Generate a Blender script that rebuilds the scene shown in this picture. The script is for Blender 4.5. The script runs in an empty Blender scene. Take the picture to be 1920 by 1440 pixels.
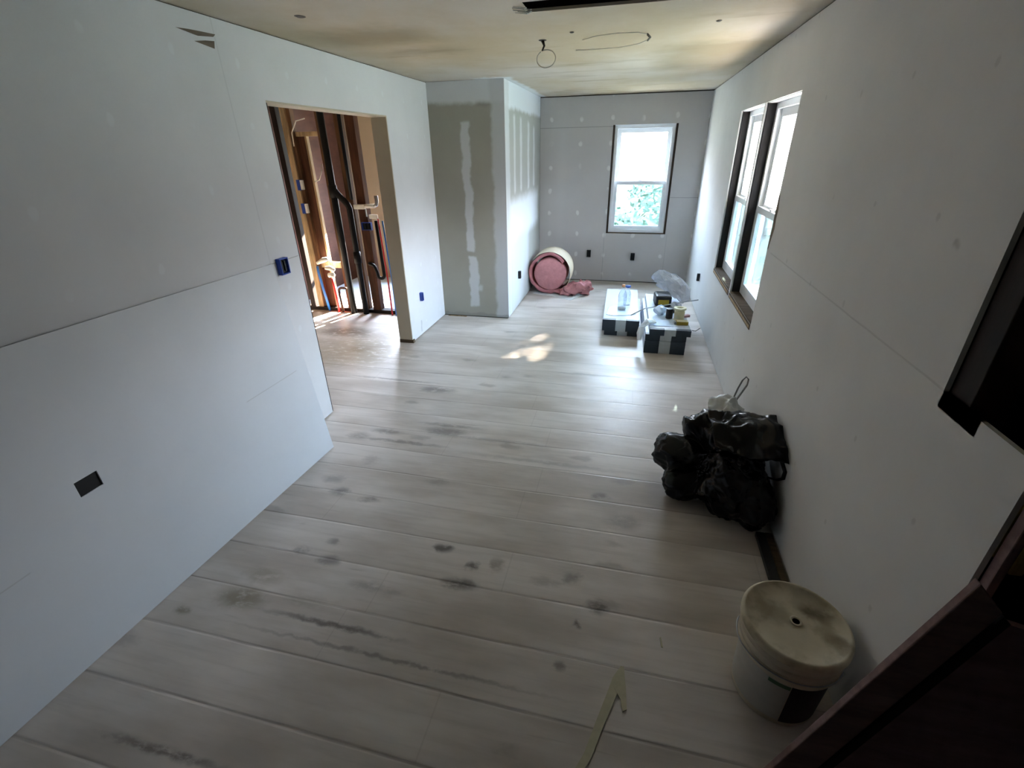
import bpy, bmesh, math, random
from mathutils import Vector, Matrix, noise as mnoise
random.seed(7)
SC = bpy.context.scene
COL = SC.collection
PI = math.pi

# ------------------------------------------------------------------ camera, sky, sun, exposure
cam_d = bpy.data.cameras.new('camera')
cam = bpy.data.objects.new('camera', cam_d); COL.objects.link(cam)
_p, _y, _r = 0.46356, 0.24308, -0.01944
cy, sy, cp, sp, cr, sr = math.cos(_y), math.sin(_y), math.cos(_p), math.sin(_p), math.cos(_r), math.sin(_r)
Rz = Matrix(((cy, -sy, 0), (sy, cy, 0), (0, 0, 1)))
fw = Rz @ Vector((0, cp, -sp)); up0 = Vector((0, sp, cp)); x0 = Vector((1, 0, 0))
rt = Rz @ (x0 * cr + up0 * sr); up = Rz @ (up0 * cr - x0 * sr)
m = Matrix((rt, up, -fw)).transposed().to_4x4(); m.translation = Vector((2.0959, 0, 1.7858))
cam.matrix_world = m
cam_d.sensor_width = 36; cam_d.lens = 36 * 878.66 / 1920; cam_d.clip_start = 0.02; cam_d.clip_end = 300
SC.camera = cam
W = bpy.data.worlds.new('sky'); SC.world = W; W.use_nodes = True
_wt = W.node_tree; _bg = _wt.nodes['Background']      # hazy sky: pale low down, bright and bluer overhead
_tc = _wt.nodes.new('ShaderNodeTexCoord'); _sx = _wt.nodes.new('ShaderNodeSeparateXYZ'); _wt.links.new(_tc.outputs['Generated'], _sx.inputs[0])
def _ramp(lo, hi, a, b):
    n = _wt.nodes.new('ShaderNodeMapRange'); n.interpolation_type = 'SMOOTHSTEP'; _wt.links.new(_sx.outputs[2], n.inputs[0])
    for i, q in enumerate((lo, hi, a, b)): n.inputs[i + 1].default_value = q
    return n.outputs[0]
_wt.links.new(_ramp(.06, .52, 3.0, 27.0), _bg.inputs[1])
_mx = _wt.nodes.new('ShaderNodeMix'); _mx.data_type = 'RGBA'; _wt.links.new(_ramp(.05, .5, 0, 1), _mx.inputs[0])
_mx.inputs[6].default_value = (1, .95, .98, 1); _mx.inputs[7].default_value = (.68, .83, 1.06, 1); _wt.links.new(_mx.outputs[2], _bg.inputs[0])
sun_d = bpy.data.lights.new('sun', 'SUN'); sun_d.energy = 55; sun_d.angle = 0.012; sun_d.color = (1.0, 0.86, 0.70)
sun = bpy.data.objects.new('sun', sun_d); COL.objects.link(sun)
_az, _el = math.radians(18), math.radians(30)
sdir = Vector((math.sin(_az) * math.cos(_el), math.cos(_az) * math.cos(_el), math.sin(_el)))
sun.rotation_euler = sdir.to_track_quat('Z', 'Y').to_euler()
SC.view_settings.view_transform = 'Standard'; SC.view_settings.look = 'None'
SC.view_settings.gamma = 1; SC.view_settings.use_curve_mapping = False
SC.view_settings.exposure = 2.25
SC.cycles.max_bounces = 14; SC.cycles.diffuse_bounces = 8; SC.cycles.transparent_max_bounces = 12
SC.cycles.caustics_reflective = False; SC.cycles.caustics_refractive = False
SC.cycles.sample_clamp_indirect = 6

def portal(name, loc, rot, sx, sy_):
    l = bpy.data.lights.new(name, 'AREA'); l.shape = 'RECTANGLE'; l.size = sx; l.size_y = sy_
    o = bpy.data.objects.new(name, l); COL.objects.link(o); o.location = loc; o.rotation_euler = rot
    l.cycles.is_portal = True
# window daylight portals (they only guide the sky light through the openings)
portal('window_daylight', (2.17, 7.28, 1.37), (-PI/2, 0, 0), .84, 1.4)
portal('window_daylight', (3.14, 4.58, 1.37), (0, PI/2, 0), 1.4, .9)
portal('window_daylight', (3.14, 3.70, 1.37), (0, PI/2, 0), 1.4, .86)
portal('window_daylight', (-.9, 6.96, 1.4), (-PI/2, 0, 0), 1.2, 1.3)

# ------------------------------------------------------------------ node helpers
class NB:
    def __init__(s, name, rough=.8, spec=.3):
        s.m = bpy.data.materials.new(name); s.m.use_nodes = True
        s.t = s.m.node_tree; s.n = s.t.nodes; s.l = s.t.links
        s.b = s.n['Principled BSDF']; s.b.inputs['Roughness'].default_value = rough
        s.b.inputs['Specular IOR Level'].default_value = spec
        g = s.n.new('ShaderNodeNewGeometry'); s.pos = g.outputs['Position']
        sx = s.n.new('ShaderNodeSeparateXYZ'); s.l.new(s.pos, sx.inputs[0])
        s.x, s.y, s.z = sx.outputs
    def _in(s, sock, v):
        if v is None: return
        if isinstance(v, (int, float)): sock.default_value = v
        elif isinstance(v, (tuple, list)): sock.default_value = tuple(v) + ((1,) if len(v) == 3 and len(sock.default_value) == 4 else ())
        else: s.l.new(v, sock)
    def math(s, op, a, b=None, c=None):
        n = s.n.new('ShaderNodeMath'); n.operation = op
        for i, v in enumerate((a, b, c)): s._in(n.inputs[i], v)
        return n.outputs[0]
    def add(s, a, b): return s.math('ADD', a, b)
    def mul(s, a, b): return s.math('MULTIPLY', a, b)
    def vec(s, x, y, z):
        n = s.n.new('ShaderNodeCombineXYZ')
        for i, v in enumerate((x, y, z)): s._in(n.inputs[i], v)
        return n.outputs[0]
    def scaled(s, sc):
        n = s.n.new('ShaderNodeVectorMath'); n.operation = 'MULTIPLY'; s.l.new(s.pos, n.inputs[0]); n.inputs[1].default_value = sc
        return n.outputs[0]
    def noise(s, scale=5, detail=4, vec=None, rough=.55):
        n = s.n.new('ShaderNodeTexNoise'); n.inputs['Scale'].default_value = scale; n.inputs['Detail'].default_value = detail
        n.inputs['Roughness'].default_value = rough
        s.l.new(vec if vec is not None else s.pos, n.inputs['Vector']); return n.outputs[0]
    def voro(s, scale, vec=None, feature='F1', out=0):
        n = s.n.new('ShaderNodeTexVoronoi'); n.inputs['Scale'].default_value = scale; n.feature = feature
        s.l.new(vec if vec is not None else s.pos, n.inputs['Vector']); return n.outputs[out]
    def white(s, v):
        n = s.n.new('ShaderNodeTexWhiteNoise'); n.noise_dimensions = '1D'; s._in(n.inputs['W'], v); return n.outputs[0]
    def step(s, v, a, b):   # smooth 0..1 between a and b (a>b allowed)
        n = s.n.new('ShaderNodeMapRange'); n.interpolation_type = 'SMOOTHSTEP'; s._in(n.inputs[0], v)
        if a <= b: n.inputs[1].default_value = a; n.inputs[2].default_value = b
        else:
            n.inputs[1].default_value = b; n.inputs[2].default_value = a; n.inputs[3].default_value = 1; n.inputs[4].default_value = 0
        return n.outputs[0]
    def rng(s, v, a, b, c, d):
        n = s.n.new('ShaderNodeMapRange'); s._in(n.inputs[0], v)
        for i, q in enumerate((a, b, c, d)): n.inputs[i + 1].default_value = q
        return n.outputs[0]
    def mix(s, f, a, b):
        n = s.n.new('ShaderNodeMix'); n.data_type = 'RGBA'
        s._in(n.inputs[0], f); s._in(n.inputs[6], a); s._in(n.inputs[7], b); return n.outputs[2]
    def rect(s, u, v, u0, u1, v0, v1, e=.01):
        return s.mul(s.mul(s.step(u, u0 - e, u0 + e), s.step(u, u1 + e, u1 - e)), s.mul(s.step(v, v0 - e, v0 + e), s.step(v, v1 + e, v1 - e)))
    def col(s, c): s._in(s.b.inputs['Base Color'], c); return s
    def bump(s, h, d=.01, st=.3):
        n = s.n.new('ShaderNodeBump'); n.inputs['Strength'].default_value = st; n.inputs['Distance'].default_value = d
        s.l.new(h, n.inputs['Height']); s.l.new(n.outputs[0], s.b.inputs['Normal'])

def srgb(r, g, b):
    f = lambda c: (c / 255 / 12.92) if c / 255 <= .04045 else ((c / 255 + .055) / 1.055) ** 2.4
    return (f(r), f(g), f(b))

def plain(name, c, rough=.6, spec=.4, var=.12, scale=30, metal=0):
    b = NB(name, rough, spec); n = b.noise(scale, 3)
    d = tuple(q * (1 - var) for q in c); h = tuple(min(1, q * (1 + var)) for q in c)
    b.col(b.mix(n, d, h)); b.b.inputs['Metallic'].default_value = metal
    return b.m

def wood(name, c, axis='z', dark=.6, rough=.7, sc=9):
    b = NB(name, rough, .25)
    v = {'z': (sc, sc, .9), 'x': (.9, sc, sc), 'y': (sc, .9, sc)}[axis]
    n = b.noise(3, 6, b.scaled(v), .65); n2 = b.noise(.8, 3, b.scaled((3, 3, 1.2)))
    d = tuple(q * dark for q in c); h = tuple(min(1, q * 1.25) for q in c)
    b.col(b.mix(b.step(n2, .6, .8), b.mix(b.step(n, .3, .7), d, h), tuple(q * dark * .8 for q in c)))
    b.bump(n, .003, .3)
    return b.m

# -- drywall
def drywall(name, base, u, v, feats=None, mott=.06, dots=None, seams=()):
    b = NB(name, .85, .15); U, V = getattr(b, u), getattr(b, v)
    n = b.noise(1.6, 5); nf = b.noise(60, 2); w = b.add(b.noise(9, 3), -.5); w2 = b.add(b.noise(3, 3, b.scaled((1.1, 1.2, 1.3))), -.5)
    c = b.mix(b.rng(n, .3, .7, 0, 1), tuple(q * (1 - mott) for q in base), tuple(min(1, q * (1 + mott)) for q in base))
    c = b.mix(b.mul(nf, .10), c, tuple(q * .8 for q in base))
    Uw = b.add(U, b.mul(w, .06)); Vw = b.add(V, b.mul(w, .06))
    Uw = b.add(Uw, b.mul(w2, .05)); Vw = b.add(Vw, b.mul(w2, .05))
    for (u0, u1, v0, v1, e, colr, op) in (feats or ()):
        c = b.mix(b.mul(b.rect(Uw, Vw, u0, u1, v0, v1, e), op), c, colr)
    if dots:
        du, ou, dv, ov, rad, colr, op = dots
        fu = b.add(b.math('FRACT', b.add(b.mul(b.add(U, b.mul(w2, .07)), 1 / du), ou)), -.5)
        fv = b.add(b.math('FRACT', b.add(b.mul(b.add(V, b.mul(w2, .12)), 1 / dv), ov)), -.5)
        r = b.math('SQRT', b.add(b.math('POWER', b.mul(fu, du), 2), b.math('POWER', b.mul(fv, dv * .7), 2)))
        c = b.mix(b.mul(b.mul(b.step(r, rad, rad * .5), op), b.step(b.noise(4, 2), .32, .5)), c, colr)
    for (ax, at, lo, hi, wd, colr, op) in seams:
        P, Q = (U, V) if ax == 'u' else (V, U)
        d = b.math('ABSOLUTE', b.add(b.add(P, b.mul(w2, .006)), -at))
        k = b.mul(b.step(d, wd, wd * .3), b.mul(b.step(Q, lo - .01, lo), b.step(Q, hi + .01, hi)))
        c = b.mix(b.mul(k, op), c, colr)
    b.col(c); b.bump(b.add(nf, b.mul(n, 2)), .002, .15)
    return b.m

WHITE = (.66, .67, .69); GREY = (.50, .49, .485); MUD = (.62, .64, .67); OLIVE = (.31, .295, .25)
M = {}
M['dw_left'] = drywall('white_drywall_left', WHITE, 'y', 'z', dots=(.406, .2, .3, .1, .02, (.72, .75, .78), .5),
    seams=(('v', 1.19, 2.43, 2.70, .004, (.3, .3, .3), .7), ('u', 2.44, 1.2, 2.4, .006, (.45, .46, .48), .35)),
    feats=((2.395, 2.45, 1.155, 1.185, .015, (.22, .19, .15), .8), (4.44, 4.47, .05, .16, .006, (.35, .35, .35), .5)))
M['dw_right'] = drywall('white_drywall_right', (.64, .64, .63), 'y', 'z', dots=(.406, .45, .38, .3, .012, (.3, .3, .3), .25),
    seams=(('v', 1.195, 1.0, 3.2, .005, (.38, .38, .37), .35),),
    feats=((1.5, 1.52, 1.52, 1.54, .008, (.3, .3, .3), .5), (1.27, 1.33, 1.14, 1.24, .01, (.8, .8, .78), .5)))
M['dw_far'] = drywall('grey_drywall_far', GREY, 'x', 'z', dots=(.40, .12, .29, .15, .031, (.68, .68, .66), .85), mott=.05,
    seams=(('v', 2.035, .8, 1.76, .006, (.2, .2, .2), .6), ('v', 1.17, 2.59, 2.95, .006, (.2, .2, .2), .6), ('u', 1.745, 0, .69, .006, (.30, .30, .30), .6), ('u', 2.605, 0, .69, .006, (.34, .34, .34), .5)),
    feats=((1.05, 1.15, .1, 2.0, .05, (.56, .56, .56), .25),))
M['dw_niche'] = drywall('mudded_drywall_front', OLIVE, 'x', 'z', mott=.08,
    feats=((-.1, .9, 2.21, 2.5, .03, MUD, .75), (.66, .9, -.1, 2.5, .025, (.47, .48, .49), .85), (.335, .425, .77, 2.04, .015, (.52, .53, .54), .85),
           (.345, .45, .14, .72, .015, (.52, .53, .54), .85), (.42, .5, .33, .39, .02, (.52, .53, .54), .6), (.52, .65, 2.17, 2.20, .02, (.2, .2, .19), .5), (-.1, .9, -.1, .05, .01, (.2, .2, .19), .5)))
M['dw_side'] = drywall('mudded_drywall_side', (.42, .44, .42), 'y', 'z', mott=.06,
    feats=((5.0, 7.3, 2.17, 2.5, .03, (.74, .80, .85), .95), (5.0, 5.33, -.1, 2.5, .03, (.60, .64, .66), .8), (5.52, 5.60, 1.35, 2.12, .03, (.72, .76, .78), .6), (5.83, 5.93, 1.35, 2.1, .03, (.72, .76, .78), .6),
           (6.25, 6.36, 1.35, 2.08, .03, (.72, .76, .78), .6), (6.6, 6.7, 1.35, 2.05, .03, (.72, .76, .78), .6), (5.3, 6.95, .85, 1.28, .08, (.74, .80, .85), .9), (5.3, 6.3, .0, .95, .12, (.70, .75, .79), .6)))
M['dw_plain'] = drywall('plain_drywall', (.52, .50, .46), 'y', 'z')
M['dw_tan'] = drywall('tan_drywall', (.27, .22, .155), 'x', 'z')
M['dw_tanjamb'] = drywall('beige_jamb', (.52, .46, .36), 'y', 'z')
M['sheet'] = drywall('loose_drywall', (.67, .70, .74), 'y', 'z', mott=.05,
    seams=(('v', .575, 1.85, 2.26, .004, (.4, .4, .4), .4), ('v', .47, 0, .75, .004, (.4, .4, .4), .35)),
    feats=((2.30, 2.36, .02, .05, .006, (.4, .4, .4), .3),))
M['core'] = plain('paper_edge', (.17, .14, .11), .9, .1)
M['backing'] = plain('wall_cavity', (.05, .042, .036), .9, .1)

# -- ceiling: yellowed plaster
b = NB('yellowed_ceiling', .85, .15)
n1 = b.noise(1.1, 5, b.scaled((1.0, .8, 1))); n2 = b.noise(3.2, 4, b.scaled((.35, 1.2, 1))); nf = b.noise(45, 2)
c = b.mix(b.step(n1, .35, .68), (.52, .44, .31), (.62, .57, .50))
c = b.mix(b.mul(b.step(n2, .58, .75), .45), c, (.30, .24, .14))
c = b.mix(b.mul(nf, .12), c, (.4, .34, .24))
w = b.add(b.noise(5, 3), -.5)
xw = b.add(b.x, b.mul(w, .12)); yw = b.add(b.y, b.mul(w, .3))
c = b.mix(b.rect(xw, yw, .5, .87, 5.05, 7.2, .03), c, (.78, .81, .82))
for (X0, X1, Y0, Y1) in ((.15, .85, 2.95, 3.35), (.3, .9, 3.6, 3.75), (2.2, 2.95, 4.0, 5.2)):
    c = b.mix(b.mul(b.rect(xw, yw, X0, X1, Y0, Y1, .16), .5), c, (.22, .18, .11))
b.col(c); b.bump(nf, .002, .2); M['ceiling'] = b.m

# -- floor: whitewashed knotty planks laid across the room
b = NB('whitewashed_planks', .52, .35)
PW = .236
nw = b.add(b.noise(1.2, 2, b.scaled((.6, .3, 1))), -.5)
yy = b.mul(b.add(b.add(b.y, .0), b.mul(nw, .02)), 1 / PW)
idx = b.math('FLOOR', yy); fr = b.math('FRACT', yy)
rnd = b.white(idx); rnd2 = b.white(b.add(idx, 31.7))
sh = b.vec(b.add(b.x, b.mul(rnd, 37)), b.y, b.mul(idx, .37))
def strv(sx, sy): 
    q = b.n.new('ShaderNodeVectorMath'); q.operation = 'MULTIPLY'; b.l.new(sh, q.inputs[0]); q.inputs[1].default_value = (sx, sy, 1); return q.outputs[0]
grain = b.noise(1, 6, strv(2.2, 38), .6); cloud = b.noise(1, 4, strv(1.3, 4)); streak = b.noise(1, 4, strv(1.1, 16), .6)
c = b.mix(b.step(cloud, .28, .68), (.43, .38, .335), (.65, .60, .56))
c = b.mix(b.mul(b.step(grain, .45, .75),   .26), c, (.33, .295, .26))
c = b.mix(b.mul(rnd2, .16), c, (.38, .33, .28))
c = b.mix(b.mul(b.step(streak, .66, .78), .55), c, (.15, .12, .095))
kn = b.voro(1, strv(1.9, 4.6)); kj = b.add(kn, b.mul(b.add(b.noise(1, 3, strv(11, 22)), -.5), .28))
ksel = b.step(b.voro(1, strv(1.9, 4.6), out=1), .45, .47)
c = b.mix(b.mul(b.mul(b.step(kj, .20, .06), ksel), .38), c, (.15, .125, .105))
big = b.noise(.55, 4, b.scaled((1, 1.3, 1)))
c = b.mix(b.mul(b.step(big, .56, .72), .20), c, (.28, .235, .18))
# seams between planks: broken dark lines
e = b.math('MINIMUM', fr, b.math('SUBTRACT', 1, fr)); br = b.noise(1, 3, b.vec(b.mul(b.x, 1.7), b.mul(idx, 3.1), 0))
c = b.mix(b.mul(b.mul(b.step(e, .030, .010), b.step(br, .40, .66)), .6), c, (.13, .105, .085))
ex = b.math('FRACT', b.add(b.mul(b.x, .45), b.mul(rnd, 7.3))); 
c = b.mix(b.mul(b.step(b.math('ABSOLUTE', b.add(ex, -.5)), .0018, .001), .13), c, (.14, .11, .09))
# stains with their own outline; the broad tan one also darkens the overlit hall
wn = b.add(b.noise(7, 3), -.5); wx = b.add(b.x, b.mul(wn, .22)); wy = b.add(b.y, b.mul(wn, .045))
STC = {'dk': (.085, .072, .062), 'gr': (.16, .145, .135), 'ol': (.17, .14, .075), 'br': (.10, .068, .036), 'tan': (.26, .21, .14)}
wn2 = b.add(b.noise(22, 4), -.5)
wx = b.add(b.add(b.x, b.mul(wn, .09)), b.mul(wn2, .08)); wy = b.add(b.add(b.y, b.mul(wn, .03)), b.mul(wn2, .032)); patchy = b.noise(14, 4, b.scaled((.7, 1.5, 1)), .7)
for (cx_, cy_, rx_, ry_, op, k) in ((-0.879, 4.37, .298, .15, .85, "br"), (-.474, 3.924, .121, .09, .90, "br"), (-.473, 3.90, .62, .46, .75, "tan"), (.636, 3.239, .145, .05, .65, "dk"), (.95, 2.635, .143, .05, .6, "dk"), (.544, 2.554, .115, .03, .55, "dk"), (.366, 2.456, .074, .05, .4, "dk"), (.593, 2.21, .06, .06, .35, "gr"), (.576, 1.89, .049, .035, .7, "gr"), (.464, 1.984, .065, .04, .45, "gr"), (.777, 1.86, .055, .022, .5, "dk"),
        (.811, 1.411, .055, .03, .7, "gr"), (.635, 1.439, .035, .028, .55, "gr"), (.764, 1.526, .035, .023, .6, "gr"), (.548, 1.255, .105, .045, .4, "ol"), (.538, 1.128, .12, .05, .7, "ol"), (.33, 1.019, .048, .018, .7, "ol"), (1.022, 1.099, .288, .014, .75, "dk"), (1.306, 1.014, .597, .009, .5, "dk"), (1.328, 1.605, .045, .028, .85, "dk"), (1.502, 1.528, .028, .024, .8, "dk"), (1.478, 1.415, .077, .03, .8, "dk"), (1.615, 1.559, .033, .042, .5, "br"),
        (2.099, 1.427, .05, .035, .75, "dk"), (2.028, 1.328, .022, .021, .8, "dk"), (1.98, 1.135, .028, .019, .6, "dk"), (.732, .552, .233, .014, .7, "dk"), (1.978, 1.56, .042, .033, .5, "dk"), (2.065, 2.165, .045, .03, .5, "dk"), (2.204, 1.981, .083, .06, .35, "dk"), (1.129, 4.322, .043, .05, .4, "gr"), (.853, 1.177, .104, .03, .3, "ol"), (1.076, 1.31, .086, .03, .45, "gr"), (1.83, 3.78, .288, .02, .4, "gr"), (.70, 2.45, .30, .018, .55, "dk"), (1.35, 2.60, .35, .02, .4, "gr"), (.95, 2.72, .22, .02, .5, "dk"), (1.7, 2.42, .5, .02, .35, "gr"), (.2, 3.35, .4, .016, .5, "dk")):
    dd = b.math('SQRT', b.add(b.math('POWER', b.mul(b.add(wx, -cx_), 1 / rx_), 2), b.math('POWER', b.mul(b.add(wy, -cy_), 1 / ry_), 2)))
    c = b.mix(b.mul(b.mul(b.step(dd, 1.55, .25), op), b.step(patchy, .28, .52)), c, STC[k])
b.col(c); b.bump(b.add(b.mul(grain, .3), b.mul(b.step(e, .0, .04), 1.0)), .004, .25)
b._in(b.b.inputs['Roughness'], b.rng(cloud, .3, .7, .36, .5)); M['floor'] = b.m

M['trim_wood'] = wood('bare_pine', (.30, .20, .11), 'z')
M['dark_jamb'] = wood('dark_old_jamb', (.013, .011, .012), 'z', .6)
M['brown_jamb'] = wood('brown_window_jamb', (.11, .075, .045), 'x', .5)
M['window_gap'] = wood('brown_gap_wood', (.045, .03, .02), 'z', .5)
M['vinyl'] = plain('white_vinyl', (.80, .83, .86), .35, .5, .03)
M['black'] = plain('black_plastic', (.008, .008, .009), .45, .4)
M['blue'] = plain('blue_box_plastic', (.012, .05, .32), .45, .5)
M['stud'] = wood('aged_stud', (.12, .058, .027), 'z')
M['stud_red'] = wood('red_brown_stud', (.085, .032, .016), 'z')
M['stud_pale'] = wood('pale_stud', (.42, .30, .17), 'z')
M['stud_dark'] = wood('dark_stud', (.016, .009, .008), 'z')
M['plate'] = wood('dark_plate', (.018, .011, .009), 'x')
M['sheathing'] = wood('red_brown_sheathing', (.062, .028, .021), 'y', .8, sc=3)
M['abs'] = plain('black_drain_pipe', (.004, .004, .005), .55, .2)
M['pexred'] = plain('red_tube', (.55, .02, .02), .4, .5)
M['pexblue'] = plain('blue_tube', (.03, .16, .50), .4, .5)
M['pvc'] = plain('white_fitting', (.75, .72, .66), .45, .4)
M['cable'] = plain('white_cable', (.62, .58, .50), .6, .3)
M['cable_dark'] = plain('dark_cable_end', (.05, .04, .03), .6, .3)
M['bathfloor'] = plain('pale_blue_floor_board', (.36, .43, .50), .7, .2, .08, 4)
M['pink'] = plain('pink_insulation', (.50, .225, .235), .95, .05, .22, 26)
M['pink_dark'] = plain('pink_insulation_edge', (.40, .16, .17), .95, .05, .25, 34)
M['kraft'] = plain('cream_paper_facing', (.62, .53, .40), .8, .2, .08, 8)
M['paperwhite'] = plain('grey_white_paper', (.60, .62, .62), .8, .2, .1, 12)
M['carton'] = plain('pale_carton', (.56, .61, .70), .5, .4, .05, 9)
M['carton_dark'] = plain('slate_carton_end', (.030, .042, .058), .5, .4, .2, 12)
M['carton_label'] = plain('grey_carton_label', (.45, .50, .53), .55, .3, .12, 40)
M['film'] = plain('pale_blue_film', (.62, .74, .90), .2, .6, .04, 6)
M['steel'] = plain('grey_steel', (.32, .33, .35), .35, .5, .1, 20, 1)
M['cream'] = plain('cream_plastic', (.62, .58, .38), .5, .4, .06)
M['yellow'] = plain('mustard_box', (.42, .30, .04), .6, .3, .15)
M['orange'] = plain('orange_cap', (.75, .34, .16), .4, .5)
M['bluecap'] = plain('blue_cap', (.08, .17, .55), .4, .5)
M['pinktool'] = plain('dusty_pink_plastic', (.40, .22, .22), .5, .4)
M['bagblack'] = plain('black_bag_plastic', (.003, .003, .004), .27, .22, .1)
M['bagwhite'] = plain('white_bag_plastic', (.42, .43, .42), .4, .5, .2, 14)
M['strap'] = plain('grey_strap', (.20, .19, .18), .8, .2, .4, 60)
M['red_board'] = wood('red_brown_board', (.21, .14, .135), 'x', .75, sc=5)
M['red_panel'] = wood('dark_red_brown_panel', (.27, .175, .19), 'x', .75, sc=4)
M['yellowwood'] = wood('yellow_pine', (.75, .62, .2), 'z')
M['pale_yellow'] = plain('pale_yellow_strip', (.48, .45, .32), .75, .2, .2, 30)
M['leaf'] = plain('green_leaves', (.20, .25, .19), .7, .3, .35, 6)
M['bark'] = plain('tree_bark', (.12, .09, .06), .9, .1)
M['lawn'] = plain('sunlit_lawn', (.14, .14, .115), .9, .1, .25, 2)

def clear(name, tint, gloss, rough=.05):
    mt = bpy.data.materials.new(name); mt.use_nodes = True; t = mt.node_tree; t.nodes.clear()
    o = t.nodes.new('ShaderNodeOutputMaterial'); mx = t.nodes.new('ShaderNodeMixShader'); tr = t.nodes.new('ShaderNodeBsdfTransparent'); gl = t.nodes.new('ShaderNodeBsdfGlossy')
    tr.inputs[0].default_value = (*tint, 1); gl.inputs['Roughness'].default_value = rough; gl.inputs[0].default_value = (.95, .97, 1, 1)
    ly = t.nodes.new('ShaderNodeLayerWeight'); ly.inputs[0].default_value = .25
    ml = t.nodes.new('ShaderNodeMath'); ml.operation = 'MULTIPLY_ADD'; ml.inputs[1].default_value = .55; ml.inputs[2].default_value = gloss
    t.links.new(ly.outputs['Facing'], ml.inputs[0]); t.links.new(ml.outputs[0], mx.inputs[0]); t.links.new(tr.outputs[0], mx.inputs[1]); t.links.new(gl.outputs[0], mx.inputs[2])
    t.links.new(mx.outputs[0], o.inputs[0]); return mt
M['glass'] = clear('window_glass', (.96, .98, .98), .03, .02)
M['screen'] = clear('grey_insect_screen', (.31, .365, .375), .0, .6)
M['pet'] = clear('clear_bottle_plastic', (.86, .90, .94), .12, .12)
M['wrap'] = plain('crinkled_clear_wrap', (.60, .62, .66), .22, .6, .2, 18)
M['wrap'].node_tree.nodes['Principled BSDF'].inputs['Alpha'].default_value = .62

# bucket lid dirt / bucket label
b = NB('dirty_lid', .55, .35)
d1 = b.noise(9, 5); d2 = b.noise(30, 3)
c = b.mix(b.mul(d2, .35), (.60, .54, .40), (.40, .34, .22))
wn = b.add(b.noise(16, 4), -.5); lx = b.add(b.x, b.mul(wn, .09)); lyy = b.add(b.y, b.mul(wn, .09))
for (X0, X1, Y0, Y1, op) in ((2.78, 2.88, 1.26, 1.31, 0.95), (2.83, 2.89, 1.14, 1.20, 0.85), (2.66, 2.74, 1.22, 1.31, 0.44999999999999996), (2.76, 2.88, 1.31, 1.38, .35)):
    c = b.mix(b.mul(b.rect(lx, lyy, X0, X1, Y0, Y1, .025), op), c, (.13, .10, .05))
c = b.mix(b.mul(b.step(d1, .48, .68), .6), c, (.26, .21, .12)); b.col(c); M['lid'] = b.m
M['bucket'] = plain('off_white_bucket', (.52, .46, .35), .5, .4, .1, 14)
M['bucket_label'] = plain('grey_green_label', (.46, .45, .41), .6, .3, .12, 22)
M['bucket_dark'] = plain('black_purple_label', (.018, .010, .014), .5, .3)
M['bucket_green'] = plain('green_label_stripe', (.10, .17, .10), .6, .3)

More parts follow.
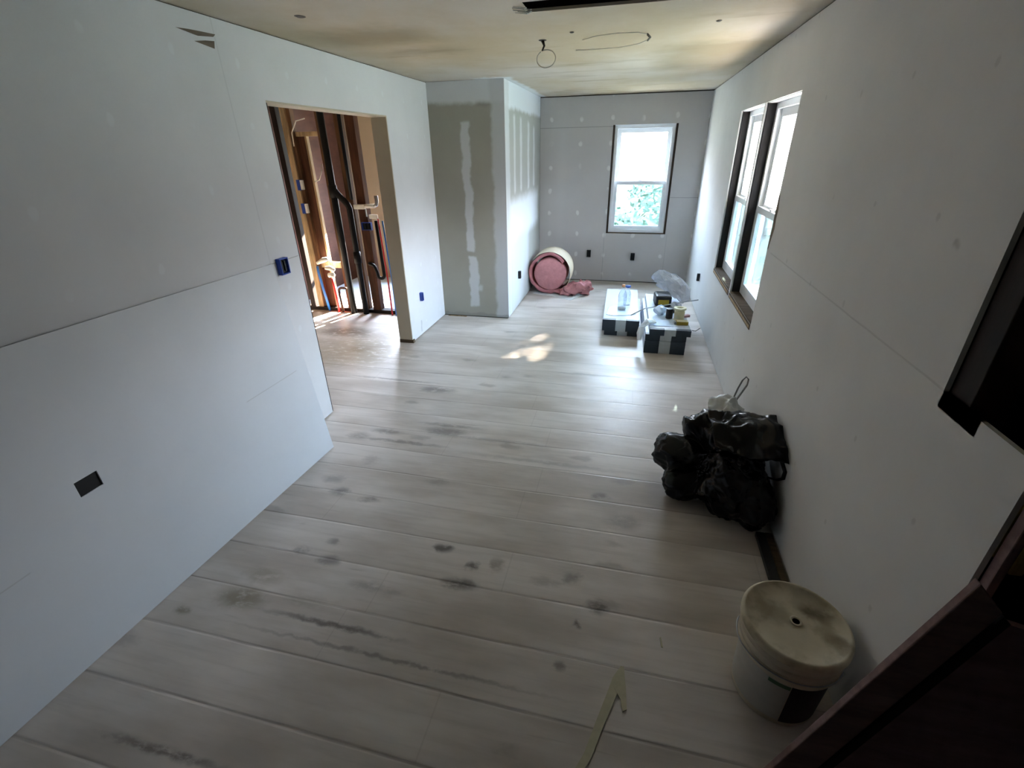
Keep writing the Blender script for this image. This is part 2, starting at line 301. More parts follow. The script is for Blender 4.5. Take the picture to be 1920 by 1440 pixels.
# ------------------------------------------------------------------ mesh helpers
class MB:
    def __init__(s): s.bm = bmesh.new()
    def _faces(s, vs, fs):
        bv = [s.bm.verts.new(v) for v in vs]
        for f in fs:
            try: s.bm.faces.new([bv[i] for i in f])
            except ValueError: pass
        return bv
    def box(s, x0, x1, y0, y1, z0, z1, mat=None):
        vs = [Vector((x, y, z)) for x in (x0, x1) for y in (y0, y1) for z in (z0, z1)]
        if mat is not None: vs = [mat @ v for v in vs]
        s._faces(vs, [(0, 1, 3, 2), (4, 6, 7, 5), (0, 4, 5, 1), (2, 3, 7, 6), (0, 2, 6, 4), (1, 5, 7, 3)]); return s
    def prism(s, pts, d):     # pts: 3-D polygon, d: extrusion vector
        n = len(pts); d = Vector(d); a = [Vector(p) for p in pts]; vs = a + [p + d for p in a]
        s._faces(vs, [tuple(range(n - 1, -1, -1)), tuple(range(n, 2 * n))] + [(i, (i + 1) % n, n + (i + 1) % n, n + i) for i in range(n)]); return s
    def tube(s, pts, r, seg=10, cap=True, flat=1):
        pts = [Vector(p) for p in pts]; n = len(pts); rings = []
        rr = r if isinstance(r, (list, tuple)) else [r] * n
        prev = None
        for i, p in enumerate(pts):
            t = (pts[min(i + 1, n - 1)] - pts[max(i - 1, 0)]).normalized()
            if prev is None: a = t.orthogonal().normalized()
            else:
                a = prev - t * prev.dot(t); a = a.normalized() if a.length > 1e-6 else t.orthogonal().normalized()
            prev = a; c = t.cross(a)
            rings.append([s.bm.verts.new(p + (a * math.cos(k * 2 * PI / seg) + c * math.sin(k * 2 * PI / seg) * flat) * rr[i]) for k in range(seg)])
        for i in range(n - 1):
            for k in range(seg): s.bm.faces.new((rings[i][k], rings[i][(k + 1) % seg], rings[i + 1][(k + 1) % seg], rings[i + 1][k]))
        if cap: s.bm.faces.new(rings[0][::-1]); s.bm.faces.new(rings[-1])
        return s
    def lathe(s, prof, seg=32, mat=None, a0=0, a1=2 * PI, closed=False):
        full = abs(a1 - a0 - 2 * PI) < 1e-6; k = seg if full else seg + 1; rings = []
        for (r, z) in prof:
            ring = []
            for i in range(k):
                a = a0 + (a1 - a0) * i / seg; v = Vector((r * math.cos(a), r * math.sin(a), z))
                ring.append(s.bm.verts.new(mat @ v if mat is not None else v))
            rings.append(ring)
        for j in range(len(rings) - 1 + (1 if closed else 0)):
            A, B = rings[j], rings[(j + 1) % len(rings)]
            for i in range(seg): s.bm.faces.new((A[i], A[(i + 1) % k], B[(i + 1) % k], B[i]))
        if full and not closed:
            for ring, flip in ((rings[0], True), (rings[-1], False)):
                try: s.bm.faces.new(ring[::-1] if flip else ring)
                except ValueError: pass
        return s
    def slab(s, axis, n0, n1, us, vs_, holes=()):
        """plate with rectangular holes. axis 'x': u=y v=z; 'y': u=x v=z; 'z': u=x v=y"""
        U = sorted(set([us[0], us[1]] + [q for h in holes for q in h[:2] if us[0] < q < us[1]])); V = sorted(set([vs_[0], vs_[1]] + [q for h in holes for q in h[2:4] if vs_[0] < q < vs_[1]]))
        solid = lambda i, j: 0 <= i < len(U) - 1 and 0 <= j < len(V) - 1 and not any(h[0] - 1e-6 <= U[i] and U[i + 1] <= h[1] + 1e-6 and h[2] - 1e-6 <= V[j] and V[j + 1] <= h[3] + 1e-6 for h in holes)
        P = (lambda n, u, v: (n, u, v)) if axis == 'x' else (lambda n, u, v: (u, n, v)) if axis == 'y' else (lambda n, u, v: (u, v, n))
        cache = {}
        def vt(n, u, v):
            k = (n, u, v)
            if k not in cache: cache[k] = s.bm.verts.new(P(n, u, v))
            return cache[k]
        for i in range(len(U) - 1):
            for j in range(len(V) - 1):
                if not solid(i, j): continue
                a, b_, c_, d = U[i], U[i + 1], V[j], V[j + 1]
                for n in (n0, n1): s.bm.faces.new((vt(n, a, c_), vt(n, b_, c_), vt(n, b_, d), vt(n, a, d)))
                if not solid(i - 1, j): s.bm.faces.new((vt(n0, a, c_), vt(n0, a, d), vt(n1, a, d), vt(n1, a, c_)))
                if not solid(i + 1, j): s.bm.faces.new((vt(n0, b_, c_), vt(n0, b_, d), vt(n1, b_, d), vt(n1, b_, c_)))
                if not solid(i, j - 1): s.bm.faces.new((vt(n0, a, c_), vt(n0, b_, c_), vt(n1, b_, c_), vt(n1, a, c_)))
                if not solid(i, j + 1): s.bm.faces.new((vt(n0, a, d), vt(n0, b_, d), vt(n1, b_, d), vt(n1, a, d)))
        return s
    def build(s, name, mat, parent=None, smooth=False, bevel=0, xf=None):
        if xf is not None: bmesh.ops.transform(s.bm, matrix=xf, verts=s.bm.verts)
        bmesh.ops.recalc_face_normals(s.bm, faces=s.bm.faces)
        me = bpy.data.meshes.new(name); s.bm.to_mesh(me); s.bm.free()
        me.materials.append(M[mat] if isinstance(mat, str) else mat)
        if smooth: me.polygons.foreach_set('use_smooth', [True] * len(me.polygons))
        o = bpy.data.objects.new(name, me); COL.objects.link(o)
        if parent is not None:
            o.parent = parent
            if parent.type == 'EMPTY': o.matrix_parent_inverse = parent_world(parent).inverted()
        if bevel:
            md = o.modifiers.new('bevel', 'BEVEL'); md.width = bevel; md.segments = 2; md.limit_method = 'ANGLE'
        return o
def parent_world(o): return Matrix.Translation(o.location) @ o.rotation_euler.to_matrix().to_4x4()
def tag(o, label, cat, group=None):
    o['label'] = label; o['category'] = cat
    if group: o['group'] = group
    return o
def thing(name, loc, label, cat, group=None, rz=0):
    o = bpy.data.objects.new(name, None); COL.objects.link(o); o.empty_display_size = .1
    o.location = loc; o.rotation_euler = (0, 0, rz); return tag(o, label, cat, group)
def struct(o): o['kind'] = 'structure'; return o
def T(x, y, z, rz=0, ry=0, rx=0):
    return Matrix.Translation((x, y, z)) @ Matrix.Rotation(rz, 4, 'Z') @ Matrix.Rotation(ry, 4, 'Y') @ Matrix.Rotation(rx, 4, 'X')
def arc(c, r, a0, a1, n, u, v):
    c, u, v = Vector(c), Vector(u), Vector(v)
    return [c + u * (r * math.cos(a0 + (a1 - a0) * i / n)) + v * (r * math.sin(a0 + (a1 - a0) * i / n)) for i in range(n + 1)]

XR, YF, H = 2.944, 7.10, 2.40
# ------------------------------------------------------------------ setting
DOOR = (2.715, 4.205, -.1, 2.064)
struct(MB().box(-2.4, 4.2, -1.2, 7.25, -.12, 0).build('floor', 'floor'))
ce = struct(MB().slab('z', H, H + .013, (-2.4, 4.2), (-1.2, 7.25), [(1.50, 2.42, 2.69, 2.874)]).build('ceiling', 'ceiling'))
struct(MB().box(-2.45, 4.2, -1.2, 7.4, H + .12, H + .2).build('ceiling_deck', 'backing'))
for yj in (2.60, 3.05): struct(MB().box(-.1, 3.1, yj - .02, yj + .02, H + .0135, H + .12).build('ceiling_joist', 'dark_jamb'))
# left wall: drywall face, core, other face
wl = struct(MB().slab('x', -.013, 0, (-1.2, 5.138), (.010, 2.394), [DOOR]).build('wall_left', 'dw_left'))
struct(MB().slab('x', -.131, -.0132, (-1.2, 5.138), (0, 2.4), [(2.716, 4.2, -.1, 2.06)]).build('wall_left_core', 'backing'))
struct(MB().slab('x', -.144, -.1312, (-1.2, 5.03), (.010, 2.4), [DOOR]).build('wall_hall_right', 'dw_plain'))
# doorway returns: drywall on the far jamb and head, bare dark stud on the near jamb
door = struct(MB().box(-.143, -.001, 4.193, 4.2045, .035, 2.063).box(-.143, -.001, 2.7155, 4.192, 2.053, 2.063).build('door_1', 'dw_tanjamb'))
struct(MB().box(-.14, -.004, 2.716, 2.728, 0.01, 2.052).build('trim_1', 'stud_dark'))
struct(MB().box(-.143, .012, 4.188, 4.226, .0, .034).build('trim_2', 'brown_jamb'))
# niche block at the back left
struct(MB().slab('y', 5.138, 5.151, (.0005, .798), (.012, 2.398)).build('wall_closet_front', 'dw_niche'))
struct(MB().slab('x', .785, .798, (5.1515, 7.0995), (.012, 2.398)).build('wall_closet_side', 'dw_side'))
struct(MB().slab('y', 5.1515, 5.24, (-.14, .7845), (0, 2.4)).slab('x', .69, .7845, (5.2405, 7.1), (0, 2.4)).build('wall_closet_core', 'backing'))
struct(MB().box(.05, .28, 5.118, 5.1375, .0, .006).build('baseboard_closet', 'trim_wood'))
# far wall
FW = (1.765, 2.582, .69, 2.052)
struct(MB().slab('y', YF, YF + .013, (.80, XR), (.012, 2.388), [FW]).build('wall_far', 'dw_far'))
struct(MB().slab('y', YF + .0132, YF + .15, (-.14, 3.09), (0, 2.4), [FW]).build('wall_far_core', 'backing'))
# right wall, two windows, opening towards the camera
WA, WB = (4.148, 5.008, .70, 2.05), (3.290, 4.112, .70, 2.05)
struct(MB().slab('x', XR, XR + .013, (1.0, YF), (.012, 1.192), [WA, WB]).slab('x', XR, XR + .013, (1.338, YF), (1.1925, 2.388), [WA, WB]).box(XR, XR + .013, 1.18, 1.338, 1.148, 1.192).build('wall_right', 'dw_right'))
struct(MB().slab('x', XR + .0132, XR + .15, (1.42, YF + .15), (0, 2.4), [WA, WB]).build('wall_right_core', 'backing'))
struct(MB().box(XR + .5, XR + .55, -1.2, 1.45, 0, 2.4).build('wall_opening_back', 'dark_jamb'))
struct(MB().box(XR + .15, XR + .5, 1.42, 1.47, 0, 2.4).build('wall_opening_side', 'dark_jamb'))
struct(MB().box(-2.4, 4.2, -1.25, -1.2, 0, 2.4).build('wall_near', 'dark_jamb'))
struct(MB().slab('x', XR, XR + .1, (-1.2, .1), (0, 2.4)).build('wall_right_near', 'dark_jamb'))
# hall and bathroom beyond the doorway
struct(MB().box(-2.2, -2.1, -1.2, 5.0, 0, 2.4).build('wall_hall_left', 'dw_tan'))
struct(MB().box(-2.2, -2.05, 5.0, 6.75, 0, 2.4).build('wall_bathroom_left', 'sheathing'))
struct(MB().slab('y', 6.75, 6.9, (-2.2, -.14), (0, 2.4), [(-1.4, -.45, .75, 2.0)]).build('wall_bathroom_far', 'dw_tan'))
struct(MB().slab('x', -.14, -.02, (5.245, 6.75), (0, 2.4)).build('wall_bathroom_right', 'dw_tan'))
struct(MB().box(-2.05, -.141, 5.15, 6.749, .0005, .012).build('floor_bathroom', 'bathfloor'))

# ------------------------------------------------------------------ windows
def window(name, fr, width, z0, z1, side_jamb, top_mat, jd=.055, gap=.014):
    """fr maps (u along the wall, n outwards, z) to the room"""
    def bx(mb, u0, u1, n0, n1, a, b_): mb.box(u0, u1, n0, n1, a, b_); return mb
    def ring(mb, u0, u1, a, b_, n0, n1, w, wb=None):
        wb = wb or w
        bx(mb, u0, u0 + w, n0, n1, a, b_); bx(mb, u1 - w, u1, n0, n1, a, b_); bx(mb, u0 + w, u1 - w, n0, n1, b_ - w, b_); bx(mb, u0 + w, u1 - w, n0, n1, a, a + wb); return mb
    h = z1 - z0; zm = z0 + h * .485; g = gap
    root = struct(ring(MB(), g, width - g, z0 + .012, z1 - .004, jd, .135, .040).build(name, 'vinyl', xf=fr))
    def part(pn, mb, mt, par=root, bev=0):
        return mb.build(pn, mt, par, xf=fr, bevel=bev)
    us = part('window_upper_sash', ring(MB(), g + .035, width - g - .035, zm - .015, z1 - .042, .101, .128, .052), 'vinyl')
    ls = part('window_lower_sash', ring(MB(), g + .035, width - g - .035, z0 + .047, zm + .022, .070, .099, .044, .05), 'vinyl')
    part('window_pane', MB().box(g + .07, width - g - .07, .112, .116, zm + .02, z1 - .08), 'glass', us)
    part('window_pane', MB().box(g + .07, width - g - .07, .082, .086, z0 + .09, zm - .018), 'glass', ls)
    part('insect_screen', MB().box(g + .07, width - g - .07, .118, .119, z0 + .06, zm - .0155), 'screen', root)
    part('sash_lock', MB().box(width / 2 - .03, width / 2 + .03, .074, .10, zm + .0225, zm + .034), 'vinyl', ls)
    part('window_jamb', MB().box(.0005, g - .001, .0135, jd + .08, z0 + .001, z1 - .001), side_jamb)
    part('window_jamb', MB().box(width - g + .001, width - .0005, .0135, jd + .08, z0 + .001, z1 - .001), side_jamb)
    part('window_sill', MB().box(g, width - g, .002, jd + .078, z0 + .0005, z0 + .011), 'brown_jamb')
    if top_mat: part('window_head', MB().box(g, width - g, .0135, jd - .001, z1 - .005, z1 - .0005), top_mat)
    return root
FRF = Matrix(((1, 0, 0, FW[0]), (0, 1, 0, YF), (0, 0, 1, 0), (0, 0, 0, 1)))
window('window_1', FRF, FW[1] - FW[0], FW[2], FW[3], 'window_gap', 'vinyl', .035, .026)
def FRR(y0): return Matrix(((0, 1, 0, XR), (1, 0, 0, y0), (0, 0, 1, 0), (0, 0, 0, 1)))
w2 = window('window_2', FRR(WA[0]), WA[1] - WA[0], WA[2], WA[3], 'dark_jamb', 'vinyl', .07)
w3 = window('window_3', FRR(WB[0]), WB[1] - WB[0], WB[2], WB[3], 'dark_jamb', 'vinyl', .07)
for (a, b_) in ((WA[0], WA[1]), (WB[0], WB[1])):
    struct(MB().box(XR - .005, XR + .012, a + .006, b_ - .006, .664, .6995).build('trim_sill', 'brown_jamb'))
    struct(MB().box(XR - .006, XR - .0052, a + .02, b_ - .02, .673, .690).build('trim_sill_strip', 'stud_pale'))
# bathroom window frame (beyond the line of sight, lets the sun in)
struct(MB().box(-1.4, -1.36, 6.8, 6.85, .75, 2.0).box(-.49, -.45, 6.8, 6.85, .75, 2.0).box(-1.36, -.49, 6.8, 6.85, 1.35, 1.39).build('window_4', 'vinyl'))

# gouges and holes
def blotch(name, mat, parent, pts, d): return MB().prism(pts, d).build(name, mat, parent)
gy = lambda y, z: (.0006, y, z)
blotch('gouge', 'core', wl, [gy(2.21, 2.312), gy(2.33, 2.30), gy(2.43, 2.312), gy(2.447, 2.325), gy(2.36, 2.322), gy(2.28, 2.318)], (.0006, 0, 0))
blotch('gouge', 'core', wl, [gy(2.30, 2.275), gy(2.42, 2.262), gy(2.43, 2.295), gy(2.37, 2.288)], (.0006, 0, 0))
_wr = bpy.data.objects['wall_right']
blotch('torn_edge', 'core', _wr, [(XR - .0012, y, z) for y, z in ((3.289, 1.19), (3.289, 1.53), (3.262, 1.51), (3.238, 1.44), (3.243, 1.39), (3.230, 1.33), (3.252, 1.27), (3.268, 1.21))], (.0006, 0, 0))
def hole(x, y, r): MB().lathe([(r, 0), (r * .55, -.004), (r * .3, -.003)], 14, T(x, y, H - .0008) @ Matrix.Diagonal((1, 1.25, 1, 1))).build('ceiling_hole', 'cable_dark', ce)
for (x, y, r) in ((.40, 2.59, .026), (1.66, 3.39, .014), (2.47, 3.37, .016), (1.455, 3.56, .026)): hole(x, y, r)
# ragged edge where the ceiling slot starts
mb = MB()
for k in range(7):
    x = 1.49 + random.uniform(-.02, .03); y = 2.75 + k * .018; mb.prism([(x - .03, y - .008, H - .004), (x + .03, y - .006, H - .012), (x + .035, y + .010, H - .008)], (0, 0, .003))
mb.build('torn_paper', 'paperwhite', ce)

# ------------------------------------------------------------------ outlets and boxes
def outlet(fr, label, w=.062, h=.10, mat='black', name='outlet_box'):
    o = thing(name, fr.translation, label, 'outlet box')
    mb = MB(); t = .006
    MB().box(-w / 2 + .0061, w / 2 - .0061, -.0279, -.0222, -h / 2 + .0061, h / 2 - .0061).build('box_back', 'black', o, xf=fr)  # back plate painted black for the shade inside the box
    for (a, b_, c_, d) in ((-w / 2, -w / 2 + t, -h / 2, h / 2), (w / 2 - t, w / 2, -h / 2, h / 2), (-w / 2 + t, w / 2 - t, -h / 2, -h / 2 + t), (-w / 2 + t, w / 2 - t, h / 2 - t, h / 2)):
        mb.box(a, b_, -.028, .003, c_, d)
    mb.build('box_shell', mat, o, xf=fr)
    for k in (-1, 1): MB().box(k * w * .18 - .006, k * w * .18 + .006, -.0215, -.006, -h * .32, h * .32).build('wire_bundle', 'black', o, xf=fr)
    return o
FL = lambda y, z: Matrix(((0, 1, 0, .0315), (1, 0, 0, y), (0, 0, 1, z), (0, 0, 0, 1))) @ Matrix.Translation((0, 0, 0))
def onwall(ax, u, z, off):
    if ax == 'L': return Matrix(((0, 1, 0, off), (-1, 0, 0, u), (0, 0, 1, z), (0, 0, 0, 1)))
    if ax == 'R': return Matrix(((0, -1, 0, off), (1, 0, 0, u), (0, 0, 1, z), (0, 0, 0, 1)))
    return Matrix(((1, 0, 0, u), (0, -1, 0, off), (0, 0, 1, z), (0, 0, 0, 1)))
outlet(onwall('L', 2.525, 1.162, .029), 'open blue switch box in the left wall beside the doorway', .075, .098, 'blue', 'switch_box')
outlet(onwall('L', 4.49, .412, .029), 'small outlet box low on the left wall past the doorway', .035, .085, 'blue')
outlet(onwall('C', 5.674, .395, .829), 'narrow outlet box low on the closet side wall', .04, .08) if False else outlet(Matrix(((0, 1, 0, .827), (-1, 0, 0, 5.674), (0, 0, 1, .395), (0, 0, 0, 1))), 'narrow outlet box low on the closet side wall near the pink roll', .04, .09)
outlet(onwall('F', 1.539, .401, YF - .029), 'black outlet box in the grey far wall left of the board seam', .058, .10)
outlet(onwall('F', 2.168, .373, YF - .029), 'black outlet box in the grey far wall directly below the window', .058, .10)
outlet(onwall('R', 5.841, .407, XR - .029), 'outlet box low on the right wall beyond the pair of windows', .03, .085)

# ------------------------------------------------------------------ loose drywall sheet leaning on the left wall
L_, Wd = 2.44, 1.219
fx = lambda y: .159 + (.260 - .159) * (y - .444) / (2.294 - .444)
sh_root = thing('drywall_sheet', (fx(1.0), 1.0, 0), 'loose white drywall sheet with a square cutout leaning against the left wall', 'drywall sheet')
mb = MB().slab('x', 0, .0127, (0, L_), (0, Wd), [(1.106, 1.190, .611, .675)] + [(L_ * q / 24, L_ * q / 24, Wd * q / 24, Wd * q / 24) for q in range(1, 24)])
A0 = Vector((fx(2.294 - L_), 2.294 - L_, .001)); A1 = Vector((.260, 2.294, .001)); tdir = (A1 - A0).normalized()
for v in mb.bm.verts:
    f = v.co.y / L_; s_ = v.co.z / Wd; base = A0.lerp(A1, f)
    lean = .255 - .0 * f; topx = .044 - .036 * f
    top = Vector((topx, base.y + .115 * f + .02, math.sqrt(max(.1, Wd ** 2 - (base.x - topx) ** 2))))
    p = base.lerp(top, s_); nrm = Vector((Wd * .97, 0, base.x - topx)).normalized()
    v.co = p + nrm * v.co.x
mb.build('sheet', 'sheet', sh_root)
mbx = MB()
for (u0, u1, v0, v1) in ((1.106, 1.190, .611, .675),):
    f = (u0 + u1) / 2 / L_; base = A0.lerp(A1, f); topx = .052 - .034 * f * f; top = Vector((topx, base.y + .115 * f + .02, math.sqrt(Wd ** 2 - (base.x - topx) ** 2)))
    zc = (v0 + v1) / 2 / Wd; pc = base.lerp(top, zc); ex = (top - base).normalized(); nrm = Vector((Wd * .97, 0, base.x - topx)).normalized(); ey = ex.cross(nrm)
    fm = Matrix((nrm, ey, ex)).transposed().to_4x4(); fm.translation = pc
    mbx.box(-.03, -.002, -.046, .046, -.036, .036, fm)
mbx.build('cutout_shade', 'black', sh_root)  # black box added behind the cutout to show its unlit gap

# ------------------------------------------------------------------ stud partition with plumbing seen through the doorway
SY = 5.05
sw = thing('stud_wall', (-1.15, SY, 0), 'open stud partition of brown boards seen through the doorway', 'stud wall')
MB().box(-2.045, -.146, SY, SY + .09, .0125 - .012, .042).build('bottom_plate', 'plate', sw)
MB().box(-2.045, -.146, SY, SY + .09, H - .04, H - .001).build('top_plate', 'plate', sw)
for (xa, xb, mt, y0) in ((-1.78, -1.715, 'stud_dark', 0), (-1.665, -1.60, 'stud_pale', 0), (-1.60, -1.555, 'stud', .02), (-1.25, -1.20, 'stud', .0), (-1.045, -.965, 'stud', .02), (-.905, -.80, 'stud_red', 0), (-.21, -.15, 'stud', 0)):
    MB().box(xa, xb, SY + y0, SY + .089, .0425, H - .0405).build('stud', mt, sw, bevel=.003)
MB().box(-1.5545, -1.2505, SY + .05, SY + .089, 1.955, 2.0).build('blocking', 'stud_pale', sw)
MB().box(-1.5545, -1.45, SY + .06, SY + .089, .0425, 1.954).build('stud', 'stud_red', sw)
MB().box(-1.449, -1.425, SY + .045, SY + .089, .0425, 1.954).build('stud', 'stud_pale', sw)
MB().box(-1.554, -1.2505, SY + .05, SY + .085, .53, .60).build('blocking', 'stud_pale', sw)
def pipe(name, pts, r, mat, label, cat, seg=12, group=None):
    o = MB().tube(pts, r, seg).build(name, mat, None, smooth=True); return tag(o, label, cat, group)
PY = SY - .045
p = thing('drain_pipe', (-1.15, PY, 0), 'thick black drain pipe with a side branch in front of the studs', 'pipe')
MB().tube([(-1.15, PY, .0005), (-1.15, PY, H - .002)], .037, 16).build('main_pipe', 'abs', p, True)
MB().tube([(-1.135, PY, 1.42), (-1.11, PY, 1.385), (-1.00, PY, 1.27), (-.985, PY, 1.23), (-.985, PY, .0005)], .034, 14).build('branch_pipe', 'abs', p, True)
MB().tube([(-1.15, PY, 1.34), (-1.15, PY, 1.47)], .046, 16).build('coupling', 'abs', p, True)
MB().tube([(-.985, PY, .62), (-.985, PY, .75)], .043, 16).build('coupling', 'abs', p, True)
pipe('vent_pipe', [(-.94, PY, 1.32), (-.935, PY, H - .002)], .019, 'abs', 'thin black vent pipe rising beside the thick drain pipe', 'pipe')
o = thing('trap_pipe', (-.70, PY, .45), 'black curved sink trap with a long black tailpiece', 'pipe')
MB().tube([(-.68, PY, 1.10), (-.675, PY, .80), (-.67, PY, .50)] + arc((-.71, PY, .49), .04, 0, -PI, 8, (1, 0, 0), (0, 0, 1)) + [(-.755, PY, .52), (-.775, PY, .585)] + arc((-.815, PY, .57), .04, .35, PI / 2, 5, (1, 0, 0), (0, 0, 1)) + [(-.85, PY + .02, .61), (-.86, SY + .0, .61)], .019, 12).build('trap', 'abs', o, True)
pipe('water_tube', [(-.645, PY - .01, 1.12), (-.64, PY, .8), (-.635, PY + .01, .40), (-.632, PY, .0005)], .010, 'pexred', 'red water tube beside the black sink trap', 'tube')
pipe('water_tube', [(-.60, PY, 1.10), (-.59, PY, .75), (-.575, PY, .40), (-.578, PY, .15), (-.58, PY, .0005)], .010, 'pexblue', 'blue water tube nearest the right jamb of the doorway', 'tube')
pipe('water_tube', [(-1.372, PY, .425), (-1.37, PY, .35), (-1.36, PY, .2), (-1.36, PY, .0005)], .013, 'pexred', 'bright red sunlit water tube left of the drain pipes', 'tube')
pipe('water_tube', [(-1.545, PY, .565), (-1.547, PY, .50), (-1.52, PY, .25), (-1.51, PY + .03, .0005)], .015, 'pexblue', 'bright blue sunlit water tube beside the pale stud', 'tube')
pipe('copper_pipe', [(-1.305, PY, .0005), (-1.31, PY, .27)] + arc((-1.27, PY, .27), .04, PI, PI / 2, 5, (1, 0, 0), (0, 0, 1)) + [(-1.20, PY, .31)], .014, 'stud_red', 'brown pipe stub bending toward the thick drain pipe', 'pipe')
o = thing('pipe_fitting', (-1.40, PY, .62), 'white foam covered pipe fittings between the sunlit studs', 'fitting')
MB().tube([(-1.54, PY, .60), (-1.45, PY, .64), (-1.38, PY, .66)], [.018, .03, .022], 10).build('foam_sleeve', 'pvc', o, True)
MB().tube([(-1.43, PY - .01, .55), (-1.36, PY - .01, .55), (-1.31, PY - .01, .53)], [.02, .03, .018], 10).build('foam_sleeve', 'pvc', o, True)
MB().tube([(-1.41, PY, .46), (-1.34, PY, .47)], .028, 10).build('valve_cap', 'pvc', o, True)
o = thing('supply_fitting', (-.75, SY - .03, 1.24), 'white horizontal supply fitting with grey elbow on the red-brown stud', 'fitting')
MB().box(-.93, -.80, SY - .05, SY - .002, 1.22, 1.27).build('valve_body', 'pvc', o, bevel=.006)
MB().tube([(-.7995, SY - .03, 1.25), (-.68, SY - .03, 1.255)], .022, 12).build('stub', 'pvc', o, True)
MB().tube([(-.68, SY - .03, 1.255), (-.655, SY - .03, 1.265), (-.645, SY - .03, 1.30), (-.645, SY - .03, 1.36)], .02, 12).build('elbow', 'steel', o, True)
MB().box(-.76, -.66, SY - .045, SY - .015, 1.12, 1.165).build('lower_fitting', 'pvc', o, bevel=.006)
MB().box(-.8, -.79, SY - .04, SY - .02, 1.14, 1.22).build('bracket', 'steel', o)
outlet(Matrix(((1, 0, 0, -.815), (0, -1, 0, SY - .029), (0, 0, 1, 1.035), (0, 0, 0, 1))), 'dark blue outlet box on the red-brown stud by the white supply fitting', .12, .085, 'blue')
for (z, lab) in ((1.47, 'blue switch box with white tape, upper one on the sunlit stud'), (1.22, 'blue switch box with white tape, lower one on the sunlit stud')):
    o = thing('switch_box', (-1.575, SY - .02, z), lab, 'switch box')
    MB().box(-1.605, -1.565, SY - .035, SY - .001, z - .055, z + .055).build('box_shell', 'blue', o)
    MB().box(-1.5645, -1.535, SY - .03, SY - .001, z - .05, z + .05).build('tape', 'pvc', o)
pipe('cable', [(-1.56, SY - .01, 1.86), (-1.55, SY - .015, 1.99), (-1.47, SY - .02, 2.10), (-1.36, SY - .015, 2.12)], .006, 'cable', 'white cable looping over the framed opening at the top', 'cable', 6)
pipe('cable', [(-1.40, SY + .02, 1.50), (-1.345, SY + .02, 1.52), (-1.30, SY + .02, 1.60), (-1.29, SY + .04, 1.68)], .006, 'cable', 'white cable curving across the red-brown boards lower down', 'cable', 6)

# ------------------------------------------------------------------ ceiling cables
o = thing('ceiling_cable', (1.455, 3.56, H), 'thin cable loop dangling from a hole in the ceiling', 'cable')
Lp = [(1.455, 3.56, 2.397), (1.466, 3.56, 2.37), (1.452, 3.565, 2.345)]
MB().tube(Lp, [.010, .007, .005], 8).build('twist', 'cable_dark', o, True)
MB().tube(arc((1.478, 3.57, 2.302), .05, PI / 2 + .5, PI / 2 + 2 * PI + .3, 28, (1.2, 0, .1), (-.1, 0, .95)), .0035, 6).build('loop', 'cable', o, True)
o = thing('ceiling_cable', (2.09, 3.56, H), 'long cable end curling close below the ceiling', 'cable')
pts = [(1.70, 3.62, 2.397), (1.80, 3.50, 2.392), (1.93, 3.44, 2.388), (2.04, 3.44, 2.385), (2.10, 3.50, 2.38), (2.11, 3.60, 2.375), (2.05, 3.72, 2.375), (1.93, 3.84, 2.38), (1.78, 3.92, 2.39), (1.62, 3.96, 2.397)]
MB().tube(pts, .0026, 6).build('loop', 'cable', o, True)
MB().tube([(2.095, 3.49, 2.381), (2.113, 3.56, 2.377), (2.10, 3.63, 2.374)], .006, 6).build('cable_end', 'cable_dark', o, True)

# ------------------------------------------------------------------ insulation roll
ro = thing('insulation_roll', (1.09, 6.45, 0), 'pink fibreglass insulation roll with cream paper facing by the closet wall', 'insulation')
cx, cz, R = 1.085, .272, .268; y0, y1 = 6.28, 6.66
def wob(v, a=.008, s=14): return mnoise.noise(v * s) * a
# core disc
mb = MB().lathe([(0.001, 0), (.12, .004), (.205, .0), (.217, .02), (.217, .36), (.2, .375), (.001, .37)], 48, T(cx + .012, y0 + .375, cz - .006, 0, 0, PI / 2))
for v in mb.bm.verts: v.co += Vector((wob(v.co), wob(v.co + Vector((3, 1, 2)), .012), wob(v.co + Vector((7, 7, 7)))))
mb.build('core', 'pink', ro, True)
# outer wrap as a thick spiral ribbon that runs out to a flat tail
def ribbon(path, th, ya, yb, seg_y, wobble):
    mb = MB(); n = len(path); grid = []
    for i, (px, pz, nx, nz) in enumerate(path):
        ring = []
        cs = [(0, ya), (th * .5, ya - .006), (th, ya)] + [(th, ya + (yb - ya) * k / seg_y) for k in range(1, seg_y)] + [(th, yb), (0, yb)] + [(0, ya + (yb - ya) * k / seg_y) for k in range(seg_y - 1, 0, -1)]
        for (t, y) in cs:
            q = Vector((px + nx * t, y, pz + nz * t)); w = wobble(i)
            q += Vector((mnoise.noise(q * 13) * w, mnoise.noise(q * 11 + Vector((5, 5, 5))) * w, mnoise.noise(q * 12 + Vector((9, 2, 1))) * w)); q.z = max(q.z, .003)
            ring.append(mb.bm.verts.new(q))
        grid.append(ring)
    k = len(grid[0])
    for i in range(n - 1):
        for j in range(k): mb.bm.faces.new((grid[i][j], grid[i][(j + 1) % k], grid[i + 1][(j + 1) % k], grid[i + 1][j]))
    mb.bm.faces.new(grid[0][::-1]); mb.bm.faces.new(grid[-1]); return mb
path = []
for i in range(61):      # from upper right, over the top, down the left side to the bottom
    a = math.radians(40 + i * 230 / 60); rr = .229 + .016 * math.sin(math.radians(max(0, 180 - abs(math.degrees(a) - 135) * 2))) 
    path.append((cx + rr * math.cos(a), cz + rr * math.sin(a) + .002, math.cos(a), math.sin(a)))
for k in range(1, 15):
    x = cx + k * .03; path.append((x, .040 + .004 * k * .5 + (.03 * math.sin((k - 7) / 7 * PI) if k > 7 else 0), 0, -1))
